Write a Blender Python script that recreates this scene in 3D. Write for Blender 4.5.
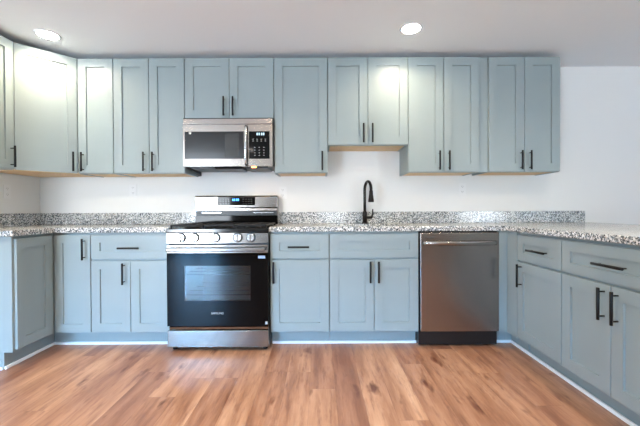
import bpy, bmesh, math, random
from mathutils import Vector, Matrix
random.seed(4)
for o in list(bpy.data.objects): bpy.data.objects.remove(o)
IN = 0.0254
PI = math.pi
sc = bpy.context.scene
col = sc.collection

# ------------------------------------------------------------------ camera (inches -> metres)
cd = bpy.data.cameras.new('camera'); cam = bpy.data.objects.new('camera', cd); col.objects.link(cam)
cd.sensor_width = 36; cd.lens = 340.3/640*36; cd.clip_start = .02
pi_, ro = .0085, .0045
c_, s_ = math.cos(pi_), math.sin(pi_); cr, sr = math.cos(ro), math.sin(ro)
right = Vector((1, 0, 0)); fwd = Vector((0, c_, -s_)); up = Vector((0, s_, c_))
r2 = cr*right - sr*up; u2 = sr*right + cr*up
m = Matrix.Identity(4)
for i in range(3):
    m[i][0] = r2[i]; m[i][1] = u2[i]; m[i][2] = -fwd[i]
m.translation = Vector((0, -127.3*IN, 41.65*IN))
cam.matrix_world = m
sc.camera = cam

# ------------------------------------------------------------------ world, light, exposure
sc.view_settings.view_transform = 'Standard'; sc.view_settings.look = 'None'
sc.view_settings.gamma = 1; sc.view_settings.use_curve_mapping = False
sc.view_settings.exposure = 1.1
w = bpy.data.worlds.new('world'); sc.world = w; w.use_nodes = True
bg = w.node_tree.nodes['Background']
bg.inputs[0].default_value = (.55, .78, 1, 1); bg.inputs[1].default_value = 1.6

def area(name, loc, rot, sx, sy, power, colr, shape='RECTANGLE', spread=PI):
    l = bpy.data.lights.new(name, 'AREA'); l.shape = shape; l.size = sx*IN
    if shape == 'RECTANGLE': l.size_y = sy*IN
    l.energy = power; l.color = colr; l.spread = spread
    o = bpy.data.objects.new(name, l); col.objects.link(o)
    o.location = Vector(loc)*IN; o.rotation_euler = rot
    return o
# area lights added in the rear openings, tilted up to brighten the ceiling
DAY = (.84, .92, 1)
TILT = PI/2 + .7
area('added_daylight_patio_door', (-128, -286, 42), (TILT, 0, 0), 46, 80, 130, DAY, spread=2.5)
area('added_daylight_tall_window', (16.5, -286, 49), (TILT, 0, 0), 17, 38, 28, DAY, spread=2.5)
area('added_daylight_wide_window', (192, -286, 52), (TILT, 0, 0), 46, 50, 55, DAY, spread=2.5)
# blue panel added outside as sky, lighting floor and lower cabinets through the openings
area('added_sky_panel', (-60, -560, 230), (PI/2-.45, 0, 0), 620, 240, 38000, (.16, .52, 1))
WARM = (1, .78, .52); SOFT = (1, .83, .60)
LIGHT_SPOTS = [(-81.5, -24.7, 4.2), (26.9, -27.3, 4.0), (-81.5, -84, 10), (-20, -84, 10), (60, -84, 10),
               (-60, -200, 5), (60, -200, 5)]  # all but the first two are added out of view as fill
CEIL = 94.7

# ------------------------------------------------------------------ materials
def lin(h):
    h = h.lstrip('#'); v = [int(h[i:i+2], 16)/255 for i in (0, 2, 4)]
    return tuple(x/12.92 if x <= .04045 else ((x+.055)/1.055)**2.4 for x in v) + (1,)

def mat(name, colr='#808080', rough=.5, metal=0, **kw):
    mt = bpy.data.materials.new(name); mt.use_nodes = True
    b = mt.node_tree.nodes['Principled BSDF']
    b.inputs['Base Color'].default_value = lin(colr); b.inputs['Roughness'].default_value = rough
    b.inputs['Metallic'].default_value = metal
    for k, v in kw.items():
        b.inputs[k.replace('_', ' ')].default_value = v
    return mt

class N:
    """small node helper"""
    def __init__(s, mt): s.t = mt.node_tree; s.b = s.t.nodes['Principled BSDF']
    def n(s, typ, **kw):
        x = s.t.nodes.new(typ)
        for k, v in kw.items(): setattr(x, k, v)
        return x
    def l(s, a, b): s.t.links.new(a, b)
    def math(s, op, a, b=None, c=None):
        x = s.n('ShaderNodeMath', operation=op)
        for i, v in enumerate((a, b, c)):
            if v is None: continue
            if isinstance(v, (int, float)): x.inputs[i].default_value = v
            else: s.l(v, x.inputs[i])
        return x.outputs[0]
    def ramp(s, fac, stops, interp='LINEAR'):
        x = s.n('ShaderNodeValToRGB'); x.color_ramp.interpolation = interp
        e = x.color_ramp.elements
        while len(e) < len(stops): e.new(.5)
        for i, (p, h) in enumerate(stops):
            e[i].position = p; e[i].color = lin(h) if isinstance(h, str) else h
        s.l(fac, x.inputs[0]); return x.outputs[0]
    def mix(s, f, a, b, bt='MIX'):
        x = s.n('ShaderNodeMix', data_type='RGBA', blend_type=bt)
        for i, v in ((0, f), (6, a), (7, b)):
            if isinstance(v, (int, float)): x.inputs[i].default_value = v
            elif isinstance(v, str): x.inputs[i].default_value = lin(v)
            else: s.l(v, x.inputs[i])
        return x.outputs[2]
    def coord(s, sx=1, sy=1, sz=1, kind='Object'):
        t = s.n('ShaderNodeTexCoord'); mp = s.n('ShaderNodeMapping')
        mp.inputs['Scale'].default_value = (sx, sy, sz); s.l(t.outputs[kind], mp.inputs[0])
        return mp.outputs[0]
    def noise(s, vec, scale, detail=3, rough=.5):
        x = s.n('ShaderNodeTexNoise'); s.l(vec, x.inputs['Vector'])
        x.inputs['Scale'].default_value = scale; x.inputs['Detail'].default_value = detail
        x.inputs['Roughness'].default_value = rough
        return x.outputs['Fac']
    def bump(s, h, st, dist=.001):
        x = s.n('ShaderNodeBump'); x.inputs['Strength'].default_value = st; x.inputs['Distance'].default_value = dist
        s.l(h, x.inputs['Height']); s.l(x.outputs[0], s.b.inputs['Normal'])

def paint(name, h, rough, amp=.03, sc_=6):
    mt = mat(name, h, rough); k = N(mt)
    f = k.noise(k.coord(), sc_, 4)
    c = k.mix(k.math('MULTIPLY', f, amp*2), h, '#ffffff'); k.l(c, k.b.inputs['Base Color'])
    k.bump(k.noise(k.coord(), 400, 2), .05, .0005)
    return mt

M_paint = paint('cabinet_blue_grey_paint', '#859395', .36, .02)
M_wall = paint('white_wall_paint', '#dedfdd', .6)
M_rear = paint('warm_rear_wall_paint', '#94897c', .6)
M_ceil = paint('ceiling_paint', '#eff2f5', .75)
M_trim = paint('white_trim_paint', '#e9eef2', .35)
M_black = mat('matte_black_metal', '#17191b', .38, .6)
M_plastic = mat('black_plastic', '#101214', .35)
M_glass_black = mat('black_glass', '#060606', .07, 0, IOR=1.22)
M_dark = mat('dark_charcoal_enamel', '#2a2e32', .4, .3)
M_iron = mat('cast_iron', '#111111', .6, .2)
M_enamel = mat('black_cooktop_enamel', '#0b0d0e', .12)
M_white = mat('white_plastic', '#e2e3e2', .35)
M_slot = mat('dark_slot', '#77797b', .6)
M_mark = mat('pale_print', '#b8bcc0', .5)
M_markdark = mat('dark_print', '#3c3c3e', .5)
M_chrome = mat('bright_metal', '#c8ccd0', .18, 1)
M_bronze = mat('oil_rubbed_bronze', '#2b2725', .28, .85)
M_cavity = mat('grey_oven_enamel', '#777873', .45)

def steel(name, h, rough, horiz=True, aniso=.5):
    mt = mat(name, h, rough, 1); k = N(mt)
    v = k.coord(1, 1, 90) if horiz else k.coord(90, 90, 1)
    f = k.noise(v, 8, 3)
    k.l(k.math('ADD', k.math('MULTIPLY', f, .12), rough-.06), k.b.inputs['Roughness'])
    k.l(k.mix(f, h, '#ffffff') if False else k.mix(k.math('MULTIPLY', f, .15), h, '#e6e6e6'), k.b.inputs['Base Color'])
    return mt
M_steel = steel('brushed_stainless', '#968f88', .2)
M_glass_mw = mat('dark_microwave_glass', '#070707', .05)
M_steel_range = steel('range_stainless', '#7b7671', .2)
M_steel_dark = steel('darker_brushed_stainless', '#8c827a', .24, False)

def make_wood_raw():
    mt = mat('raw_plywood', '#c89f70', .6); k = N(mt)
    f = k.noise(k.coord(3, 30, 3), 4, 4)
    k.l(k.ramp(f, [(.3, '#d3ac7c'), (.7, '#ecd0a6')]), k.b.inputs['Base Color']); return mt
M_raw = make_wood_raw()

def make_granite():
    mt = mat('speckled_granite', '#b8b8b4', .17); k = N(mt)
    co = k.coord()
    def vor(scale):
        v = k.n('ShaderNodeTexVoronoi'); v.inputs['Scale'].default_value = scale
        d = k.n('ShaderNodeVectorMath', operation='ADD')
        nn = k.n('ShaderNodeTexNoise'); nn.inputs['Scale'].default_value = 150; k.l(co, nn.inputs['Vector'])
        sc2 = k.n('ShaderNodeVectorMath', operation='SCALE'); sc2.inputs['Scale'].default_value = .006
        k.l(nn.outputs['Color'], sc2.inputs[0]); k.l(co, d.inputs[0]); k.l(sc2.outputs[0], d.inputs[1])
        k.l(d.outputs[0], v.inputs['Vector']); 
        s = k.n('ShaderNodeSeparateColor'); k.l(v.outputs['Color'], s.inputs[0]); return s.outputs
    a = vor(120); b = vor(190)
    base = k.ramp(a[0], [(0, '#a3a6a6'), (.22, '#c9cbc9'), (.45, '#dcdddb'), (.7, '#b0aaa0'), (.78, '#868e92'), (.9, '#d6d8d7')], 'CONSTANT')
    sp = k.ramp(b[1], [(0, (1, 1, 1, 1)), (.24, (0, 0, 0, 1))], 'CONSTANT')
    sp2 = k.ramp(a[2], [(0, (1, 1, 1, 1)), (.13, (0, 0, 0, 1))], 'CONSTANT')
    c = k.mix(sp, base, '#3b4044'); c = k.mix(sp2, c, '#565b5e')
    k.l(c, k.b.inputs['Base Color']); return mt
M_granite = make_granite()

def make_floor():
    mt = mat('oak_laminate_planks', '#b07850', .3); k = N(mt)
    t = k.n('ShaderNodeTexCoord'); s = k.n('ShaderNodeSeparateXYZ'); k.l(t.outputs['Object'], s.inputs[0])
    W, L = 6.0*IN, 48*IN
    xi = k.math('DIVIDE', k.math('ADD', s.outputs[0], 20.03), W)
    ix = k.math('FLOOR', xi)
    wn = k.n('ShaderNodeTexWhiteNoise', noise_dimensions='1D'); k.l(ix, wn.inputs['W'])
    yi = k.math('ADD', k.math('DIVIDE', s.outputs[1], L), k.math('MULTIPLY', wn.outputs['Value'], 7.3))
    iy = k.math('FLOOR', yi)
    cb = k.n('ShaderNodeCombineXYZ'); k.l(ix, cb.inputs[0]); k.l(iy, cb.inputs[1])
    w2 = k.n('ShaderNodeTexWhiteNoise', noise_dimensions='2D'); k.l(cb.outputs[0], w2.inputs['Vector'])
    rnd = w2.outputs['Value']
    # grain coordinates, shifted per plank
    g = k.n('ShaderNodeCombineXYZ')
    k.l(k.math('ADD', k.math('MULTIPLY', s.outputs[0], 1.0), k.math('MULTIPLY', rnd, 31.0)), g.inputs[0])
    k.l(k.math('ADD', k.math('MULTIPLY', s.outputs[1], .10), k.math('MULTIPLY', rnd, 17.0)), g.inputs[1])
    n1 = k.noise(g.outputs[0], 13, 4, .5)
    n2 = k.noise(g.outputs[0], 95, 4, .6)
    g2 = k.n('ShaderNodeCombineXYZ')
    k.l(k.math('ADD', k.math('MULTIPLY', s.outputs[0], 1.0), k.math('MULTIPLY', rnd, 11.0)), g2.inputs[0])
    k.l(k.math('ADD', k.math('MULTIPLY', s.outputs[1], .33), k.math('MULTIPLY', rnd, 7.0)), g2.inputs[1])
    n3 = k.noise(g2.outputs[0], 11, 3, .5)
    base = k.ramp(n1, [(.22, '#8a6753'), (.42, '#aa8770'), (.56, '#bf9e86'), (.78, '#d2b6a0')])
    tone = k.ramp(rnd, [(0, '#c4a596'), (.35, '#dac0b0'), (.7, '#e8d0be'), (1, '#f5e2d0')])
    c = k.mix(.85, base, tone, 'MULTIPLY')
    fine = k.ramp(n2, [(.3, '#cdb7a8'), (.6, '#ffffff')]); c = k.mix(.3, c, fine, 'MULTIPLY')
    knot = k.ramp(n3, [(.62, (0, 0, 0, 1)), (.74, (1, 1, 1, 1))]); c = k.mix(k.math('MULTIPLY', knot, .9), c, '#5a3020')
    g3 = k.n('ShaderNodeCombineXYZ')
    k.l(k.math('ADD', s.outputs[0], k.math('MULTIPLY', rnd, 23.0)), g3.inputs[0])
    k.l(k.math('ADD', k.math('MULTIPLY', s.outputs[1], .13), k.math('MULTIPLY', rnd, 5.0)), g3.inputs[1])
    n4 = k.noise(g3.outputs[0], 30, 5, .65)
    st = k.ramp(n4, [(.5, (0, 0, 0, 1)), (.68, (1, 1, 1, 1))]); c = k.mix(k.math('MULTIPLY', st, .6), c, '#71483a')
    # joints
    fx = k.math('FRACT', xi); fy = k.math('FRACT', yi)
    ex = k.math('MINIMUM', fx, k.math('SUBTRACT', 1, fx)); ey = k.math('MINIMUM', fy, k.math('SUBTRACT', 1, fy))
    jx = k.math('LESS_THAN', ex, .009); jy = k.math('LESS_THAN', ey, .0014)
    j = k.math('MAXIMUM', jx, jy)
    c = k.mix(k.math('MULTIPLY', j, .22), c, '#4a2a1c')
    k.l(c, k.b.inputs['Base Color'])
    k.l(k.math('ADD', k.math('MULTIPLY', n1, .2), .26), k.b.inputs['Roughness'])
    k.bump(k.math('SUBTRACT', k.math('MULTIPLY', n1, .3), j), .25, .001)
    return mt
M_floor = make_floor()

def emis(name, h, st):
    mt = mat(name, h, .4); b = mt.node_tree.nodes['Principled BSDF']
    b.inputs['Emission Color'].default_value = lin(h); b.inputs['Emission Strength'].default_value = st; return mt
M_lamp = emis('lamp_lens', '#fff6ea', 40)
M_led = emis('blue_display', '#3f94ff', 1.6)
M_ledw = emis('pale_display', '#9fc4d8', .7)
M_hood = emis('hood_lamp_lens', '#ff9a3c', 9)

def glass(name, tint, rough=.02, alpha=.35):
    mt = bpy.data.materials.new(name); mt.use_nodes = True; t = mt.node_tree
    for x in list(t.nodes): t.nodes.remove(x)
    out = t.nodes.new('ShaderNodeOutputMaterial'); tr = t.nodes.new('ShaderNodeBsdfTransparent'); gl = t.nodes.new('ShaderNodeBsdfGlossy')
    tr.inputs[0].default_value = lin(tint); gl.inputs['Roughness'].default_value = rough
    fr = t.nodes.new('ShaderNodeFresnel'); fr.inputs[0].default_value = 1.5
    mx = t.nodes.new('ShaderNodeMixShader'); t.links.new(fr.outputs[0], mx.inputs[0])
    t.links.new(tr.outputs[0], mx.inputs[1]); t.links.new(gl.outputs[0], mx.inputs[2]); t.links.new(mx.outputs[0], out.inputs[0])
    return mt
M_oven_glass = glass('tinted_oven_glass', '#c4c4c0')

# ------------------------------------------------------------------ mesh helpers (all in inches)
class MB:
    def __init__(s): s.bm = bmesh.new()
    def box(s, x0, x1, y0, y1, z0, z1, bev=0, seg=2):
        x0, x1 = sorted((x0, x1)); y0, y1 = sorted((y0, y1)); z0, z1 = sorted((z0, z1))
        v = [s.bm.verts.new((x, y, z)) for z in (z0, z1) for y in (y0, y1) for x in (x0, x1)]
        fs = [s.bm.faces.new([v[i] for i in q]) for q in ((0, 2, 3, 1), (4, 5, 7, 6), (0, 1, 5, 4), (2, 6, 7, 3), (0, 4, 6, 2), (1, 3, 7, 5))]
        if bev:
            es = list({e for f in fs for e in f.edges})
            bmesh.ops.bevel(s.bm, geom=es, offset=bev, segments=seg, affect='EDGES', profile=.5)
        return s
    def prism(s, pts, a0, a1, axis='z', bev=0):
        """polygon extruded along an axis; pts are the other two coordinates in order (x,y),(x,z) or (y,z)"""
        def P(p, a):
            return {'z': (p[0], p[1], a), 'y': (p[0], a, p[1]), 'x': (a, p[0], p[1])}[axis]
        A = [s.bm.verts.new(P(p, a0)) for p in pts]; B = [s.bm.verts.new(P(p, a1)) for p in pts]
        fs = [s.bm.faces.new(A[::-1]), s.bm.faces.new(B)]
        n = len(pts)
        for i in range(n): fs.append(s.bm.faces.new((A[i], A[(i+1) % n], B[(i+1) % n], B[i])))
        if bev:
            es = list({e for f in fs for e in f.edges})
            bmesh.ops.bevel(s.bm, geom=es, offset=bev, segments=2, affect='EDGES', profile=.5)
        return s
    def tube(s, pts, r, n=12, cap=True):
        pts = [Vector(p) for p in pts]; rs = r if isinstance(r, (list, tuple)) else [r]*len(pts)
        rings = []; prev = None
        for i, p in enumerate(pts):
            d = (pts[min(i+1, len(pts)-1)] - pts[max(i-1, 0)]).normalized()
            if prev is None:
                a = d.orthogonal().normalized()
            else:
                a = (prev - d*prev.dot(d)).normalized()
            prev = a; b = d.cross(a)
            rings.append([s.bm.verts.new(p + (a*math.cos(2*PI*k/n) + b*math.sin(2*PI*k/n))*rs[i]) for k in range(n)])
        for q in range(len(rings)-1):
            for k in range(n):
                f = s.bm.faces.new((rings[q][k], rings[q][(k+1) % n], rings[q+1][(k+1) % n], rings[q+1][k])); f.smooth = True
        if cap:
            s.bm.faces.new(rings[0][::-1]); s.bm.faces.new(rings[-1])
        return s
    def grid_slab(s, xs, ys, mask, z0, z1, bev=.15):
        V = {}
        def v(i, j, z):
            if (i, j, z) not in V: V[(i, j, z)] = s.bm.verts.new((xs[i], ys[j], z))
            return V[(i, j, z)]
        nx, ny = len(xs)-1, len(ys)-1
        on = lambda i, j: 0 <= i < nx and 0 <= j < ny and mask(i, j)
        for i in range(nx):
            for j in range(ny):
                if not on(i, j): continue
                s.bm.faces.new((v(i, j, z1), v(i+1, j, z1), v(i+1, j+1, z1), v(i, j+1, z1)))
                s.bm.faces.new((v(i, j, z0), v(i, j+1, z0), v(i+1, j+1, z0), v(i+1, j, z0)))
                if not on(i, j-1): s.bm.faces.new((v(i, j, z0), v(i+1, j, z0), v(i+1, j, z1), v(i, j, z1)))
                if not on(i, j+1): s.bm.faces.new((v(i+1, j+1, z0), v(i, j+1, z0), v(i, j+1, z1), v(i+1, j+1, z1)))
                if not on(i-1, j): s.bm.faces.new((v(i, j+1, z0), v(i, j, z0), v(i, j, z1), v(i, j+1, z1)))
                if not on(i+1, j): s.bm.faces.new((v(i+1, j, z0), v(i+1, j+1, z0), v(i+1, j+1, z1), v(i+1, j, z1)))
        s.bm.normal_update()
        if bev:
            es = [e for e in s.bm.edges if len(e.link_faces) == 2 and e.link_faces[0].normal.dot(e.link_faces[1].normal) < .5
                  and abs(e.verts[0].co.z - e.verts[1].co.z) < .01]
            bmesh.ops.bevel(s.bm, geom=es, offset=bev, segments=2, affect='EDGES', profile=.5)
        return s
    def shaker(s, x0, x1, z0, z1, yb, yf, st, rl=None, dep=.45):
        """recessed-panel door or drawer front: front at yf (towards -y), back at yb"""
        rl = rl or st; ch = .04; e = .06
        def ring(a, y): return [s.bm.verts.new(p) for p in ((x0+a[0], y, z0+a[1]), (x1-a[0], y, z0+a[1]), (x1-a[0], y, z1-a[1]), (x0+a[0], y, z1-a[1]))]
        R = [ring((0, 0), yb), ring((0, 0), yf+e), ring((e, e), yf), ring((st, rl), yf), ring((st+.02, rl+.02), yf+dep-ch), ring((st+ch, rl+ch), yf+dep)]
        s.bm.faces.new(R[0][::-1])
        for a, b in zip(R, R[1:]):
            for k in range(4): s.bm.faces.new((a[k], a[(k+1) % 4], b[(k+1) % 4], b[k]))
        s.bm.faces.new(R[-1])
        return s
    def build(s, name, m, parent=None, loc=None):
        """vertices are local to the parent (or, at top level, to loc)"""
        bm = s.bm
        off = Vector(loc) if loc is not None else Vector((0, 0, 0))
        for v in bm.verts: v.co = (v.co - off)*IN
        bmesh.ops.recalc_face_normals(bm, faces=bm.faces)
        me = bpy.data.meshes.new(name); bm.to_mesh(me); bm.free()
        me.materials.append(m)
        o = bpy.data.objects.new(name, me); col.objects.link(o)
        if parent is not None: o.parent = parent
        o.location = off*IN
        return o

def tag(o, label, cat, group=None, kind=None):
    if label: o['label'] = label
    if cat: o['category'] = cat
    if group: o['group'] = group
    if kind: o['kind'] = kind
    return o
def thing(name, label, cat, loc=(0, 0, 0), rz=0, group=None):
    o = bpy.data.objects.new(name, None); o.empty_display_size = .05; col.objects.link(o)
    o.location = Vector(loc)*IN; o.rotation_euler = (0, 0, rz)
    return tag(o, label, cat, group)
def struct(name, mb, m, **k):
    o = mb.build(name, m, **k); o['kind'] = 'structure'; return o

def text(body, size, m, parent, loc, name, rot=(PI/2, 0, 0), align='CENTER', sx=1):
    cu = bpy.data.curves.new('tmp', 'FONT'); cu.body = body; cu.size = size*IN; cu.align_x = align; cu.align_y = 'CENTER'; cu.extrude = .0004
    t = bpy.data.objects.new('tmp', cu); col.objects.link(t)
    bpy.context.view_layer.update()
    me = bpy.data.meshes.new_from_object(t.evaluated_get(bpy.context.evaluated_depsgraph_get()))
    bpy.data.objects.remove(t); me.name = name; me.materials.clear(); me.materials.append(m)
    o = bpy.data.objects.new(name, me); col.objects.link(o); o.parent = parent
    o.location = Vector(loc)*IN; o.rotation_euler = rot; o.scale = (sx, 1, 1)
    return o

# ------------------------------------------------------------------ room shell
XL, XR, YB = -104.6, 230, -280     # left kitchen wall, far right wall, rear wall
XO = -190                          # far left wall of the room behind
struct('floor', MB().box(XO-6, XR+6, YB-6, 6, -4, 0), M_floor)
struct('ceiling', MB().box(XO-6, XR+6, YB-6, 6, CEIL, CEIL+4), M_ceil)
struct('wall_back', MB().box(XL-6, XR+6, 0, 6, 0, CEIL), M_wall)
struct('wall_left', MB().box(XL-6, XL, -62, 0, 0, CEIL), M_wall)
struct('wall_left_return', MB().box(XO-6, XL-6, -62, -56, 0, CEIL), M_rear)
struct('wall_far_left', MB().box(XO-6, XO, YB, -62, 0, CEIL), M_rear)
struct('wall_right', MB().box(XR, XR+6, YB, 0, 0, CEIL), M_rear)
# rear wall behind the camera; its openings are invented for daylight and reflections
OPEN = [(-152, -104, 0, 82), (8, 25, 30, 70), (168, 216, 26, 78)]
rw = MB(); x = XO-6
for a, b, z0, z1 in OPEN:
    rw.box(x, a, YB-6, YB, 0, CEIL)
    if z0 > 0: rw.box(a, b, YB-6, YB, 0, z0)
    rw.box(a, b, YB-6, YB, z1, CEIL); x = b
rw.box(x, XR+6, YB-6, YB, 0, CEIL)
struct('wall_rear', rw, M_rear)
for n, (a, b, z0, z1) in enumerate(OPEN):
    f = MB()
    for q in ((a, a+2, z0, z1), (b-2, b, z0, z1), (a+2, b-2, z1-2, z1), (a+2, b-2, z0, z0+2)):
        f.box(q[0], q[1], YB-4, YB-1, q[2], q[3], .1)
    mid = (a+b)/2
    if n == 0: f.box(mid-1.5, mid+1.5, YB-4, YB-1, z0+2, z1-2, .1)
    else: f.box(a+2, b-2, YB-3.6, YB-1.4, (z0+z1)/2-.8, (z0+z1)/2+.8, .1)
    struct('door_1' if n == 0 else 'window_%d' % n, f, M_trim)

# ------------------------------------------------------------------ kitchen layout (inches)
R = 56.4; L = -80.35               # door planes of the right and left base runs
FR = -24.0                         # face-frame plane of the base cabinets
DT = .75                           # door thickness
ZC0, ZC1 = 35.2, 36.7              # worktop
UB, UT = 54.2, 92.9                # upper cabinets
UF = -12.0

# white shoe moulding along the toe kicks
sh = MB().box(-83.35, -45.5, -21.5, -21, 0, .8, .1).box(-83.35, -82.85, -38.0, -21.4, 0, .8, .1)
struct('trim_1', sh, M_trim)
struct('trim_2', MB().box(-15.0, 29.9, -21.5, -21, 0, .8, .1), M_trim)
struct('trim_3', MB().box(53.9, 59.8, -21.5, -21, 0, .8, .1).box(R+2.85, R+3.35, -75.5, -21.4, 0, .8, .1), M_trim)
struct('trim_4', MB().box(XL, -83.5, -38.5, -38.05, 0, .8, .1), M_trim)
struct('baseboard_back', MB().box(98.7, XR, -.5, 0, 0, 4, .1), M_trim)

# ------------------------------------------------------------------ bar pulls
hd = {}
def handle(parent, x, z, vertical=True, length=6.4, y=None, label=None):
    """bar pull, centre at (x, z) on a door front lying at local y = yf"""
    k = (vertical, length)
    if k not in hd:
        b = MB(); h = length/2; sp = h-.75
        if vertical:
            b.tube([(0, -1.3, -h), (0, -1.3, -h+.04), (0, -1.3, h-.04), (0, -1.3, h)], [.25, .29, .29, .25], 12)
            for q in (-sp, sp): b.tube([(0, 0, q), (0, -1.3, q)], .16, 10)
        else:
            b.tube([(-h, -1.3, 0), (-h+.04, -1.3, 0), (h-.04, -1.3, 0), (h, -1.3, 0)], [.25, .29, .29, .25], 12)
            for q in (-sp, sp): b.tube([(q, 0, 0), (q, -1.3, 0)], .16, 10)
        o = b.build('handle', M_black, parent); hd[k] = o.data
    else:
        o = bpy.data.objects.new('handle', hd[k]); col.objects.link(o); o.parent = parent
    o.location = Vector((x, y, z))*IN
    if label: o['label'] = label
    return o

def front(root, kind, x0, x1, z0, z1, st=2.6, rl=None, y0=0, h=None, hl=6.4):
    """a door or drawer front; h = (x, z, vertical) of its pull"""
    d = MB().shaker(x0, x1, z0, z1, y0-.02, y0-DT, st, rl).build(kind, M_paint, root)
    if h: handle(d, h[0], h[1], h[2], hl, y0-DT)
    return d
G = .13
DZ0, DZ1, DRZ0, DRZ1 = 5.05, 26.65, 27.2, 34.4   # base door / drawer heights

def base_body(w, notch_left=False, depth=23.95):
    b = MB()
    b.prism([(0, 4.5), (0, ZC0-.02), (depth, ZC0-.02), (depth, 0.02), (3.0, .02), (3.0, 4.5)], 0.02, w-.02, 'x')
    return b

def base_cabinet(label, x, w, layout, loc=None, rz=0, depth=23.95):
    root = thing('base_cabinet', label, 'cabinet', loc or (x, FR, 0), rz, 'lower kitchen cabinets')
    base_body(w, depth=depth).build('body', M_paint, root)
    layout(root, w)
    return root

def lay_24(root, w):
    front(root, 'drawer', G, w-G, DRZ0, DRZ1, 2.6, 2.3, h=(w/2, 30.5, False))
    front(root, 'door', G, w/2-.09, DZ0, DZ1, 2.6, h=(w/2-1.75, 22.8, True))
    front(root, 'door', w/2+.09, w-G, DZ0, DZ1, 2.6)
def lay_18(root, w):
    front(root, 'drawer', G, w-G, DRZ0, DRZ1, 2.6, 2.3, h=(w/2-.25, 30.6, False))
    front(root, 'door', G, w-G, DZ0, DZ1, 2.6, h=(1.15, 23.0, True))
def lay_sink(root, w):
    front(root, 'false_drawer_front', G, w-G, DRZ0, DRZ1, 2.6, 2.3)
    front(root, 'door', G, w/2-.09, DZ0, DZ1, 2.6, h=(w/2-1.25, 23.0, True))
    front(root, 'door', w/2+.09, w-G, DZ0, DZ1, 2.6, h=(w/2+1.25, 23.0, True))
def lay_27(root, w):
    front(root, 'drawer', G, w-G, DRZ0, DRZ1, 2.6, 2.3, h=(w/2+.4, 30.6, False), hl=7.2)
    front(root, 'door', G, w/2-.09, DZ0, DZ1, 2.6, h=(w/2-1.5, 22.8, True))
    front(root, 'door', w/2+.09, w-G, DZ0, DZ1, 2.6, h=(w/2+1.6, 22.7, True))

base_cabinet('blue-grey lower cabinet left of the range, wide drawer over two doors', -69.3, 23.95, lay_24)
base_cabinet('narrow blue-grey lower cabinet right of the range, one drawer over one door', -15.15, 17.85, lay_18)
base_cabinet('blue-grey sink cabinet under the faucet, plain front over two doors', 2.74, 27.0, lay_sink)
# right run: local x runs towards the camera, doors face left
def lay_18r(root, w):
    front(root, 'drawer', G, w-G, DRZ0, DRZ1, 2.6, 2.3, h=(w/2+.9, 30.6, False), hl=7.2)
    front(root, 'door', G, w-G, DZ0, DZ1, 2.6, h=(2.1, 23.0, True))
base_cabinet('blue-grey lower cabinet nearest the corner in the right-hand run, one door', 0, 17.9, lay_18r,
             (R+DT, -29.9, 0), -PI/2)
base_cabinet('wide blue-grey two-door lower cabinet at the right edge, nearest the viewer', 0, 27.0, lay_27,
             (R+DT, -47.85, 0), -PI/2)
# corner filler right of the dishwasher
t = thing('corner_filler', 'blue-grey corner filler panel between dishwasher and right-hand cabinets', 'filler panel', (R, FR, 0))
MB().prism([(53.95-R, -.75), (53.95-R, 3), (2.6, 3), (5, 0), (5, -5.85), (0, -5.85), (0, -.75)], 4.5, ZC0-.02, 'z').build('filler_post', M_paint, t)
MB().prism([(53.95-R, 3), (53.95-R, 3.6), (4.2, 3.6), (4.2, -5.85), (3.36, -5.85), (3.36, 3)], 0.02, 4.52, 'z').build('toe_board', M_paint, t)

# left corner cabinet (L-shaped, two doors at a right angle)
t = thing('corner_base_cabinet', 'blue-grey corner lower cabinet at the far left with two doors at a right angle', 'cabinet', (L-DT, FR, 0), 0, 'lower kitchen cabinets')
X0 = L-DT
bb = MB()
up = [(XL+.05-X0, 23.95), (-69.32-X0, 23.95), (-69.32-X0, 0), (0, 0), (0, -38.0-FR), (XL+.05-X0, -38.0-FR)]
lo = [(XL+.05-X0, 23.95), (-69.32-X0, 23.95), (-69.32-X0, 3), (-2.25, 3), (-2.25, -38.0-FR), (XL+.05-X0, -38.0-FR)]
bb.prism(up, 4.5, ZC0-.02, 'z'); bb.prism(lo, .02, 4.5, 'z')
bb.build('body', M_paint, t)
front(t, 'door', L-X0+.12, -69.3-X0-G, DZ0, DRZ1, 2.4, h=(-71.0-X0, 30.2, True))
ld = bpy.data.objects.new('door', None)
bpy.data.objects.remove(ld)
d = MB().shaker(0, 12.0, DZ0, DRZ1, -.02, -DT, 2.6).build('door', M_paint, t)
d.rotation_euler = (0, 0, PI/2); d.location = Vector((0, -37.3-FR, 0))*IN

# ------------------------------------------------------------------ upper cabinets
def upper_body(w, zb, zt, root, yb=11.95, wood=True):
    b = MB()
    z1 = zb+.55
    b.box(.02, w-.02, 0, yb, z1, zt)
    b.box(.02, .7, 0, yb, zb, z1).box(w-.7, w-.02, 0, yb, zb, z1).box(.7, w-.7, 0, .75, zb, z1)
    b.build('body', M_paint, root)
    if wood: MB().box(.72, w-.72, .77, yb-.05, zb+.15, z1-.01).build('bottom_panel', M_raw, root)['label'] = 'bare plywood underside'
def upper(label, x, w, zb, doors, loc=None, rz=0, st=2.75, wood=True):
    root = thing('wall_cabinet', label, 'cabinet', loc or (x, UF, zb), rz, 'upper kitchen cabinets')
    upper_body(w, 0, UT-zb, root, wood=wood)
    H = UT-zb
    n = len(doors); dw = w/n
    for i, hx in enumerate(doors):
        a = i*dw + (G if i == 0 else .09); b = (i+1)*dw - (G if i == n-1 else .09)
        front(root, 'door', a, b, .15, H-.1, st, h=(hx, 3.9, True) if hx is not None else None)
    return root
upper('narrow single-door upper cabinet beside the angled corner cabinet', -81.3, 12.0, UB, [1.9])
upper('blue-grey two-door upper cabinet left of the microwave', -69.3, 24.0, UB, [10.5, 13.5])
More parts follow.
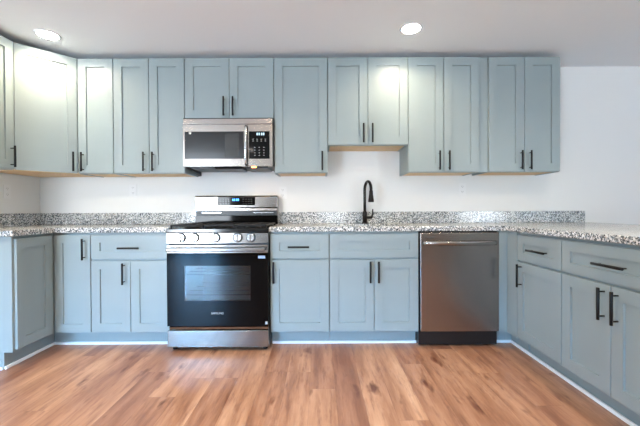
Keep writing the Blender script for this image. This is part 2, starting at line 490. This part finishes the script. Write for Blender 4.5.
mw = upper('short blue-grey two-door upper cabinet directly above the microwave', -45.3, 30.0, 72.5, [13.35, 16.4], wood=False)
upper('blue-grey single-door upper cabinet right of the microwave', -15.3, 18.0, UB, [16.15])
upper('shorter upper cabinet with two doors above the faucet', 2.74, 27.0, 63.4, [11.9, 14.9])
upper('tall two-door upper cabinet just right of the one above the faucet', 29.74, 24.0, UB, [10.3, 13.5])
upper('rightmost upper cabinet, two doors, standing apart behind a filler strip', 56.75, 24.2, UB, [10.7, 13.7])
t = thing('upper_filler', 'vertical blue-grey filler strip between the two rightmost upper cabinets', 'filler panel', (53.76, UF, UB))
MB().box(0, 2.97, 0, 1, 0, UT-UB).build('filler_strip', M_paint, t)
# left wall upper (faces right)
upper('upper cabinet on the left wall, cut off by the left edge', 0, 17.6, UB, [16.2], (-93.0, -41.75, UB), PI/2)
# angled corner cabinet
p0 = Vector((-92.45, -24.1)); p1 = Vector((-81.2, -12.75))
t = thing('corner_wall_cabinet', 'angled corner upper cabinet with a single broad door', 'cabinet', (p0.x, p0.y, UB), math.atan2(p1.y-p0.y, p1.x-p0.x), 'upper kitchen cabinets')
Wd = (p1-p0).length
ang = t.rotation_euler[2]
def loc2(x, y):
    v = Vector((x-p0.x, y-p0.y)); c, s = math.cos(-ang), math.sin(-ang); return (v.x*c-v.y*s, v.x*s+v.y*c)
n = Vector((-math.sin(ang), math.cos(ang)))*DT          # into the cabinet
q0 = p0+n; q1 = p1+n
poly = [loc2(q0.x, q0.y), loc2(-81.32, -12.0), loc2(-81.32, -.05), loc2(XL+.05, -.05), loc2(XL+.05, -24.1), loc2(-93.0, -24.1)]
MB().prism(poly, .55, UT-UB, 'z').build('body', M_paint, t)
cen = Vector((sum(p[0] for p in poly)/6, sum(p[1] for p in poly)/6))
poly2 = [tuple(cen+(Vector(p)-cen)*.95) for p in poly]
MB().prism(poly2, .1, .54, 'z').build('bottom_panel', M_raw, t)['label'] = 'bare plywood underside'
d = MB().shaker(.1, Wd-.15, .15, UT-UB-.1, DT-.02, 0, 2.75).build('door', M_paint, t)
handle(d, Wd-1.6, 3.9, True, 6.4, 0)

# ------------------------------------------------------------------ worktops and backsplashes
SX0, SX1, SY0, SY1 = 6.0, 26.5, -20.5, -6.5      # sink cut-out
xs = [-15.2, SX0, SX1, R-.85, 98.6]; ys = [-76.5, -25.5, SY0, SY1, -.02]
def mk(i, j):
    if j == 0: return i == 3
    return not (i == 1 and j == 2)
o = MB().grid_slab(xs, ys, mk, ZC0, ZC1, .16).build('countertop', M_granite, loc=(16, -12, ZC0))
tag(o, 'speckled granite worktop with the sink cut-out, wrapping onto the right peninsula', 'countertop')
xs2 = [XL+.05, L+.85, -45.35]; ys2 = [-39.4, -25.5, -.02]
o = MB().grid_slab(xs2, ys2, lambda i, j: j == 1 or i == 0, ZC0, ZC1, .16).build('countertop', M_granite, loc=(-80, -12, ZC0))
tag(o, 'speckled granite worktop left of the range, turning the left corner', 'countertop')
o = MB().box(-15.2, 98.6, -.78, -.03, ZC1+.01, 40.95, .06).build('backsplash', M_granite, loc=(40, 0, ZC1))
tag(o, 'low speckled granite backsplash strip behind the faucet, right of the range', 'backsplash')
o = MB().box(XL+.8, -45.35, -.78, -.03, ZC1+.01, 40.95, .06).build('backsplash', M_granite, loc=(-70, 0, ZC1))
tag(o, 'low speckled granite backsplash strip on the back wall left of the range', 'backsplash')
o = MB().box(XL+.03, XL+.78, -39.3, -.03, ZC1+.01, 40.95, .06).build('backsplash', M_granite, loc=(XL, -20, ZC1))
tag(o, 'low granite backsplash strip on the left side wall', 'backsplash')

# undermount sink
t = thing('sink', 'stainless undermount sink basin set in the granite below the faucet', 'sink', (16.25, -13.5, 27))
b = MB(); g = .05
b.box(-10.4, 10.4, -7.1, 7.1, 0, .15)
b.box(-10.4, -10.2, -7.1, 7.1, .15, 8.1).box(10.2, 10.4, -7.1, 7.1, .15, 8.1)
b.box(-10.2, 10.2, -7.1, -6.9, .15, 8.1).box(-10.2, 10.2, 6.9, 7.1, .15, 8.1)
b.build('basin', M_steel, t)
MB().tube([(0, 0, .16), (0, 0, .3)], 1.7, 24).build('drain', M_chrome, t)

# faucet
t = thing('faucet', 'dark bronze gooseneck pull-down faucet standing behind the sink', 'faucet', (16.3, -3.4, ZC1))
MB().tube([(0, 0, 0), (0, 0, .12), (0, 0, .35), (0, 0, .5)], [1.2, 1.2, 1.1, .85], 24).build('base', M_bronze, t)
MB().tube([(0, 0, .45), (0, 0, 3.9), (0, 0, 4.1), (0, 0, 4.6)], [.85, .85, .8, .55], 24).build('valve_body', M_bronze, t)
pts = [(0, 0, 4.5), (0, 0, 8), (0, 0, 12.0)]
for k in range(1, 15):
    a = PI*k/14*1.04; r = 2.9
    pts.append((.26*(r-r*math.cos(a)), -.95*(r-r*math.cos(a)), 12.0+r*1.05*math.sin(a)))
MB().tube(pts, .53, 16).build('spout', M_bronze, t)
e = Vector(pts[-1]); dd = (Vector(pts[-1])-Vector(pts[-2])).normalized()
MB().tube([e-dd*.2, e+dd*.1, e+dd*1.2, e+dd*3.4, e+dd*3.9, e+dd*4.0], [.55, .66, .7, .98, 1.0, .8], 20).build('spray_head', M_bronze, t)
MB().tube([(.5, -.1, 2.2), (1.4, -.15, 2.2), (2.6, -.2, 2.25), (2.75, -.2, 2.25)], [.52, .5, .46, .3], 16)\
    .tube([(2.45, -.2, 2.2), (2.75, -.25, 3.0), (2.85, -.3, 4.2), (2.85, -.3, 5.3)], [.4, .34, .3, .24], 10).build('lever', M_bronze, t)

# ------------------------------------------------------------------ gas range
RX = -30.3
t = thing('gas_range', 'stainless gas range with black glass oven door between the lower cabinets', 'stove', (RX, -27.1, 0))
# local: x -14.95..14.95, y 0 (door front) .. 26
rb = MB()
W2 = 14.95
cx0, cx1, cz0, cz1 = -11.6, 11.6, 11.5, 26.8      # oven cavity
rb.box(-W2, cx0, 1.6, 25.5, 1.3, 35.0).box(cx1, W2, 1.6, 25.5, 1.3, 35.0)
rb.box(cx0, cx1, 1.6, 25.5, 1.3, cz0).box(cx0, cx1, 1.6, 25.5, cz1, 35.0).box(cx0, cx1, 21, 25.5, cz0, cz1)
rb.build('body', M_dark, t)
lin_ = MB()
lin_.box(cx0+.02, cx0+.2, 1.8, 20.9, cz0+.02, cz1-.02).box(cx1-.2, cx1-.02, 1.8, 20.9, cz0+.02, cz1-.02)
lin_.box(cx0+.2, cx1-.2, 20.7, 20.95, cz0+.02, cz1-.02).box(cx0+.2, cx1-.2, 1.8, 20.7, cz0+.02, cz0+.2).box(cx0+.2, cx1-.2, 1.8, 20.7, cz1-.2, cz1-.02)
lin_.build('oven_lining', M_cavity, t)
for z in (16.2, 22.3):
    r_ = MB()
    for k in range(23):
        xx = -11.0+k*1.0; r_.tube([(xx, 2.4, z), (xx, 20, z)], .07, 6)
    for yy in (2.4, 8, 14, 20): r_.tube([(-11.3, yy, z), (11.3, yy, z)], .13, 8)
    r_.build('oven_rack', M_chrome, t)
# oven door: frame around the window, in black glass
wx0, wx1, wz0, wz1 = -9.9, 9.7, 15.0, 25.35
dr = MB()
dr.box(-W2, wx0, 0, 1.5, 7.5, 29.05).box(wx1, W2, 0, 1.5, 7.5, 29.05)
dr.box(wx0, wx1, 0, 1.5, 7.5, wz0).box(wx0, wx1, 0, 1.5, wz1, 29.05)
door = dr.build('oven_door', M_glass_black, t)
MB().box(wx0, wx1, .12, .3, wz0, wz1).build('window_pane', M_oven_glass, door)
b = MB().box(-W2, W2, -.15, 1.5, 29.08, 31.55, .12)
b.build('door_top_band', M_steel_range, door)
hb = MB(); hp = [(-14.3, -1.75, 30.25), (-14.2, -1.75, 30.25), (14.2, -1.75, 30.25), (14.3, -1.75, 30.25)]
hb.box(-14.35, 14.35, -2.1, -1.35, 29.75, 30.9, .3, 3)
for s in (-13.7, 13.7): hb.box(s-.5, s+.5, -1.5, -.1, 29.9, 30.75, .1)
hb.build('oven_handle', M_steel_range, door)
text('SAMSUNG', .85, M_mark, door, (-.1, -.02, 11.3), 'brand_lettering', sx=.95)
MB().box(12.0, 14.1, -.03, 0, 27.5, 28.3).build('sticker', mat('pale_blue_sticker', '#9fb4d6', .5), door)
MB().box(14.0, 14.7, -.03, 0, 8.0, 8.9).build('sticker', mat('grey_sticker', '#8c9296', .5), door)
# control panel with knobs
kp = MB().prism([(-.1, 32.05), (-.05, 35.0), (1.6, 35.0), (1.6, 32.05)], -W2, W2, 'x').build('control_panel', M_steel_range, t)
for kx in (-10.53, -6.56, -.37, 6.1, 9.93):
    k1 = MB().tube([(kx, -.08, 33.7), (kx, -.2, 33.7), (kx, -.85, 33.7), (kx, -1.0, 33.7)], [1.3, 1.3, 1.15, 1.0], 28).build('knob', M_chrome, kp)
    MB().tube([(kx, -.07, 33.7), (kx, -.16, 33.7)], 1.42, 28).build('knob_ring', M_dark, k1)
    MB().box(kx-.2, kx+.2, -1.35, -.9, 32.7, 34.7, .1).build('knob_grip', M_steel_dark, k1)
# cooktop
ct = MB().box(-W2-.1, W2+.1, -.1, 25.0, 35.05, 36.4, .25, 3).build('cooktop', M_enamel, t)
for (bx, by, br) in ((-9.5, 6, 1.7), (9.5, 6, 1.9), (-9.5, 17.5, 1.5), (9.5, 17.5, 1.4), (0, 12, 1.7)):
    MB().tube([(bx, by, 36.35), (bx, by, 36.6), (bx, by, 36.65)], [br+.5, br+.5, br], 24).tube([(bx, by, 36.65), (bx, by, 36.85), (bx, by, 36.88)], [br, br, br-.2], 24).build('burner', M_iron, t)
for gx0, gx1 in ((-14.4, -4.9), (-4.7, 4.7), (4.9, 14.4)):
    g_ = MB(); z0, z1 = 36.9, 37.4
    y0, y1 = 1.2, 21.0
    g_.box(gx0, gx1, y0, y0+.5, z0, z1, .08).box(gx0, gx1, y1-.5, y1, z0, z1, .08)
    g_.box(gx0, gx0+.5, y0, y1, z0, z1, .08).box(gx1-.5, gx1, y0, y1, z0, z1, .08)
    mx_ = (gx0+gx1)/2
    g_.box(mx_-.22, mx_+.22, y0, y1, z0, z1, .06)
    for yy in (6, 11.1, 17.0): g_.box(gx0, gx1, yy-.22, yy+.22, z0, z1, .06)
    for a in (gx0+.05, gx1-.45):
        for yy in (y0+.05, y1-.45): g_.box(a, a+.4, yy, yy+.4, 36.39, z0+.1)
    g_.build('grate', M_iron, t)
# backguard: stainless top panel, dark vent, glossy black lower panel
bgp = MB().prism([(23.2, 42.4), (22.7, 42.7), (22.7, 46.6), (23.1, 47.05), (25.9, 47.05), (25.9, 42.4)], -14.85, 14.95, 'x', .12).build('backguard', M_steel_range, t)
MB().prism([(22.75, 39.9), (22.8, 42.4), (25.9, 42.4), (25.9, 39.9)], -14.8, 14.9, 'x').build('backguard_trim', M_steel_dark, bgp)
MB().box(-14.5, 14.8, 22.55, 22.78, 39.85, 41.6, .05).build('vent_slot', M_plastic, bgp)
for a, c in ((-12.2, -5.3), (6.1, 13.6)):
    MB().box(a, c, 22.42, 22.56, 40.7, 41.0, .03).build('reflection_strip', M_chrome, bgp)  # bright metal strips standing in for pale reflections in the dark vent
MB().box(-14.8, 14.9, 22.7, 25.9, 36.6, 39.82, .05).build('rear_panel', M_glass_black, bgp)
dp = MB().box(-6.65, 6.85, 22.6, 22.75, 43.5, 46.5, .04).build('display_panel', M_glass_black, bgp)
for a in (-1.1, -.5, .25, .85): MB().box(a-.2, a+.2, 22.56, 22.6, 45.1, 45.9, .01).build('display_digit', M_led, dp)
for rr in range(3):
    for cc in range(4):
        for sgn in (-1, 1): MB().box(sgn*(2.6+cc*1.0)-.12, sgn*(2.6+cc*1.0)+.12, 22.57, 22.6, 44.0+rr*.8, 44.14+rr*.8).build('key_mark', M_mark, dp)
# drawer, lip and feet
dw_ = MB().box(-W2, W2, .05, 1.5, 1.25, 6.15, .1).build('storage_drawer', M_steel_range, t)
MB().prism([(.5, 6.2), (.1, 6.6), (-.1, 7.3), (.3, 7.4), (1.5, 7.4), (1.5, 6.2)], -W2+.6, W2, 'x').build('drawer_lip', M_steel_range, dw_)
for fx in (-13.6, 13.6):
    for fy in (2.5, 23):
        MB().tube([(fx, fy, 0), (fx, fy, .4), (fx, fy, .45), (fx, fy, 1.35)], [.75, .75, .4, .4], 14).build('foot', M_plastic, t)

# ------------------------------------------------------------------ over-the-range microwave
t = thing('microwave', 'stainless over-the-range microwave hung below the short upper cabinet', 'microwave', (RX, -15, 56.2))
H = 15.7
MB().box(-14.9, 14.95, 1.0, 14.95, .1, 16.2).build('case', M_dark, t)
MB().box(-14.75, 14.75, 0, 1.0, 13.9, H, .08).build('vent_band', M_steel, t)
b = MB()
b.box(-14.75, 6.6, 0, 1, 11.5, 13.8).box(-14.75, 6.6, 0, 1, 0, 2.5).box(-14.75, -14.2, 0, 1, 2.5, 11.5).box(5.3, 6.6, 0, 1, 2.5, 11.5)
md = b.build('door', M_steel, t)
MB().box(-14.2, 5.3, .06, .9, 2.5, 11.5).build('window', M_glass_mw, md)
MB().box(-1.0, 3.6, .03, .06, 3.2, 10.9).build('window_screen', mat('dark_mesh_glass', '#1c1c1a', .25), md)
hp = []
for k in range(13):
    u = k/12; hp.append((6.15, -.35-1.25*math.sin(PI*u)**.6, .3+12.9*u))
MB().tube(hp, .42, 12).build('handle', M_chrome, md)
cp = MB().box(6.68, 14.75, 0, 1, 0, 13.8, .04).build('control_panel', M_steel, t)
kp2 = MB().box(7.0, 13.8, -.05, .05, 2.45, 11.5, .03).build('keypad', M_glass_black, cp)
for a in (9.75, 10.4, 11.2, 11.85): MB().box(a-.2, a+.2, -.08, -.05, 10.2, 11.0, .01).build('display_digit', M_ledw, kp2)
for rr, z in enumerate((8.9, 8.3, 6.2, 5.3, 4.4, 3.6)):
    nn = 4 if rr in (0, 1) else 3
    for c in range(nn):
        xx = 10.4 + (c-(nn-1)/2)*(1.35 if nn == 4 else 1.5); MB().box(xx-.22, xx+.22, -.07, -.05, z-.07, z+.07).build('key_mark', M_mark, kp2)
MB().tube([(-12.4, .05, 11.0), (-12.4, -.05, 11.0)], .42, 20).build('round_emblem', M_white, md)
# underside: slanting grease-filter tray
MB().prism([(1.2, .1), (14.9, -1.7), (14.9, .1)], -14.85, -13.9, 'x').build('side_fin', M_dark, t)
MB().prism([(1.2, .1), (14.9, -1.2), (14.9, .1)], 13.9, 14.85, 'x').build('side_fin', M_dark, t)
MB().prism([(.2, .05), (1.4, -.7), (9, -.9), (9, .05)], -4.5, 4.5, 'x').build('lamp_housing', M_plastic, t)
for a in (-13, 5.2): MB().box(a, a+7.6, 2, 13, -.45, .08, .1).build('grease_filter', M_dark, t)
hl_ = MB().box(7.6, 9.0, .9, 1.7, -.25, .08, .05).build('hood_lamp', M_hood, t)
l = bpy.data.lights.new('hood_lamp_light', 'AREA'); l.size = 2.5*IN; l.energy = .35; l.color = (1, .6, .3)
lo_ = bpy.data.objects.new('hood_lamp_light', l); col.objects.link(lo_); lo_.parent = hl_
lo_.location = Vector((8.3, 4, -1.4))*IN

# ------------------------------------------------------------------ dishwasher
t = thing('dishwasher', 'stainless dishwasher with a bowed bar handle between sink cabinet and corner', 'dishwasher', (41.8, -25.5, 0))
MB().box(-11.9, 11.9, 1.6, 25, .6, 35.1).build('tub', M_plastic, t)
dd_ = MB().box(-11.72, 11.75, 0, 1.5, 5.05, 34.7, .12, 2).build('door', M_steel_dark, t)
pts = [(-10.9+21.9*k/16, -.35-1.2*math.sin(PI*k/16)**.7, 31.65) for k in range(17)]
hbm = MB()
prev = None
for p in pts:
    q = [hbm.bm.verts.new((p[0], p[1]+dy, p[2]+dz)) for dy, dz in ((0, -.6), (-.18, -.4), (-.18, .4), (0, .6), (.35, .5), (.35, -.5))]
    if prev:
        for k in range(6): 
            f = hbm.bm.faces.new((prev[k], prev[(k+1) % 6], q[(k+1) % 6], q[k])); f.smooth = True
    else: hbm.bm.faces.new(q)
    prev = q
hbm.bm.faces.new(prev[::-1])
hbm.build('handle', M_steel, dd_)
text('SAMSUNG', .6, M_markdark, dd_, (-8.8, -.02, 33.4), 'brand_lettering')
tk = MB().box(-11.75, 11.7, 3.4, 4.2, .75, 5.0).build('toe_panel', M_plastic, t)
for a in (-10.5, 10.2): MB().box(a-.2, a+.2, 3.3, 3.4, 2.4, 3.4, .05).build('bracket', mat('zinc', '#5d7f96', .4, .5), tk)
for a in (-11.3, 11.3): MB().tube([(a, 4.8, 0), (a, 4.8, .62)], .5, 12).build('foot', M_plastic, t)

# ------------------------------------------------------------------ outlets
def outlet(label, loc, rz=0):
    t = thing('wall_outlet', label, 'electrical outlet', loc, rz, 'wall outlets above the worktop')
    MB().box(-1.4, 1.4, -.14, -.02, -2.3, 2.3, .05).build('face_plate', M_white, t)
    for z in (-.98, .98):
        s = MB().tube([(0, -.13, z), (0, -.19, z)], .66, 20).build('socket', M_white, t)
        MB().box(-.32, -.22, -.2, -.18, z-.1, z+.3).box(.2, .3, -.2, -.18, z-.1, z+.3).box(-.08, .08, -.2, -.18, z-.4, z-.24).build('slots', M_slot, s)
outlet('white outlet on the back wall just right of the range', (-13.9, 0, 48.2))
outlet('white outlet on the back wall above the dishwasher', (53.2, 0, 49.2))
outlet('white outlet on the back wall left of the range', (-69.8, 0, 49.3))
outlet('white outlet on the left side wall below the cabinets', (XL, -13.5, 48.3), PI/2)

# ------------------------------------------------------------------ recessed ceiling lights
LBL = ['recessed round ceiling light above the angled corner cabinet', 'recessed round ceiling light above the faucet and sink cabinet',
       'added recessed ceiling light out of view overhead, left', 'added recessed ceiling light out of view overhead, middle', 'added recessed ceiling light out of view overhead, right',
       'added unseen recessed ceiling light near the rear wall, left', 'added unseen recessed ceiling light near the rear wall, right']
for i, (x, y, p) in enumerate(LIGHT_SPOTS):
    t = thing('recessed_ceiling_light', LBL[i], 'ceiling light', (x, y, CEIL), 0, 'recessed ceiling lights')
    MB().tube([(0, 0, -.02), (0, 0, -.12), (0, 0, -.2)], [3.3, 3.25, 2.9], 36).build('trim_ring', M_trim, t)
    MB().tube([(0, 0, -.2), (0, 0, -.28)], [2.65, 2.5], 32).build('lens', M_lamp, t)
    a = area('downlight', (0, 0, -.5), (0, 0, 0), 5, 5, p, WARM if i < 2 else SOFT, 'DISK', 2.6)
    a.parent = t
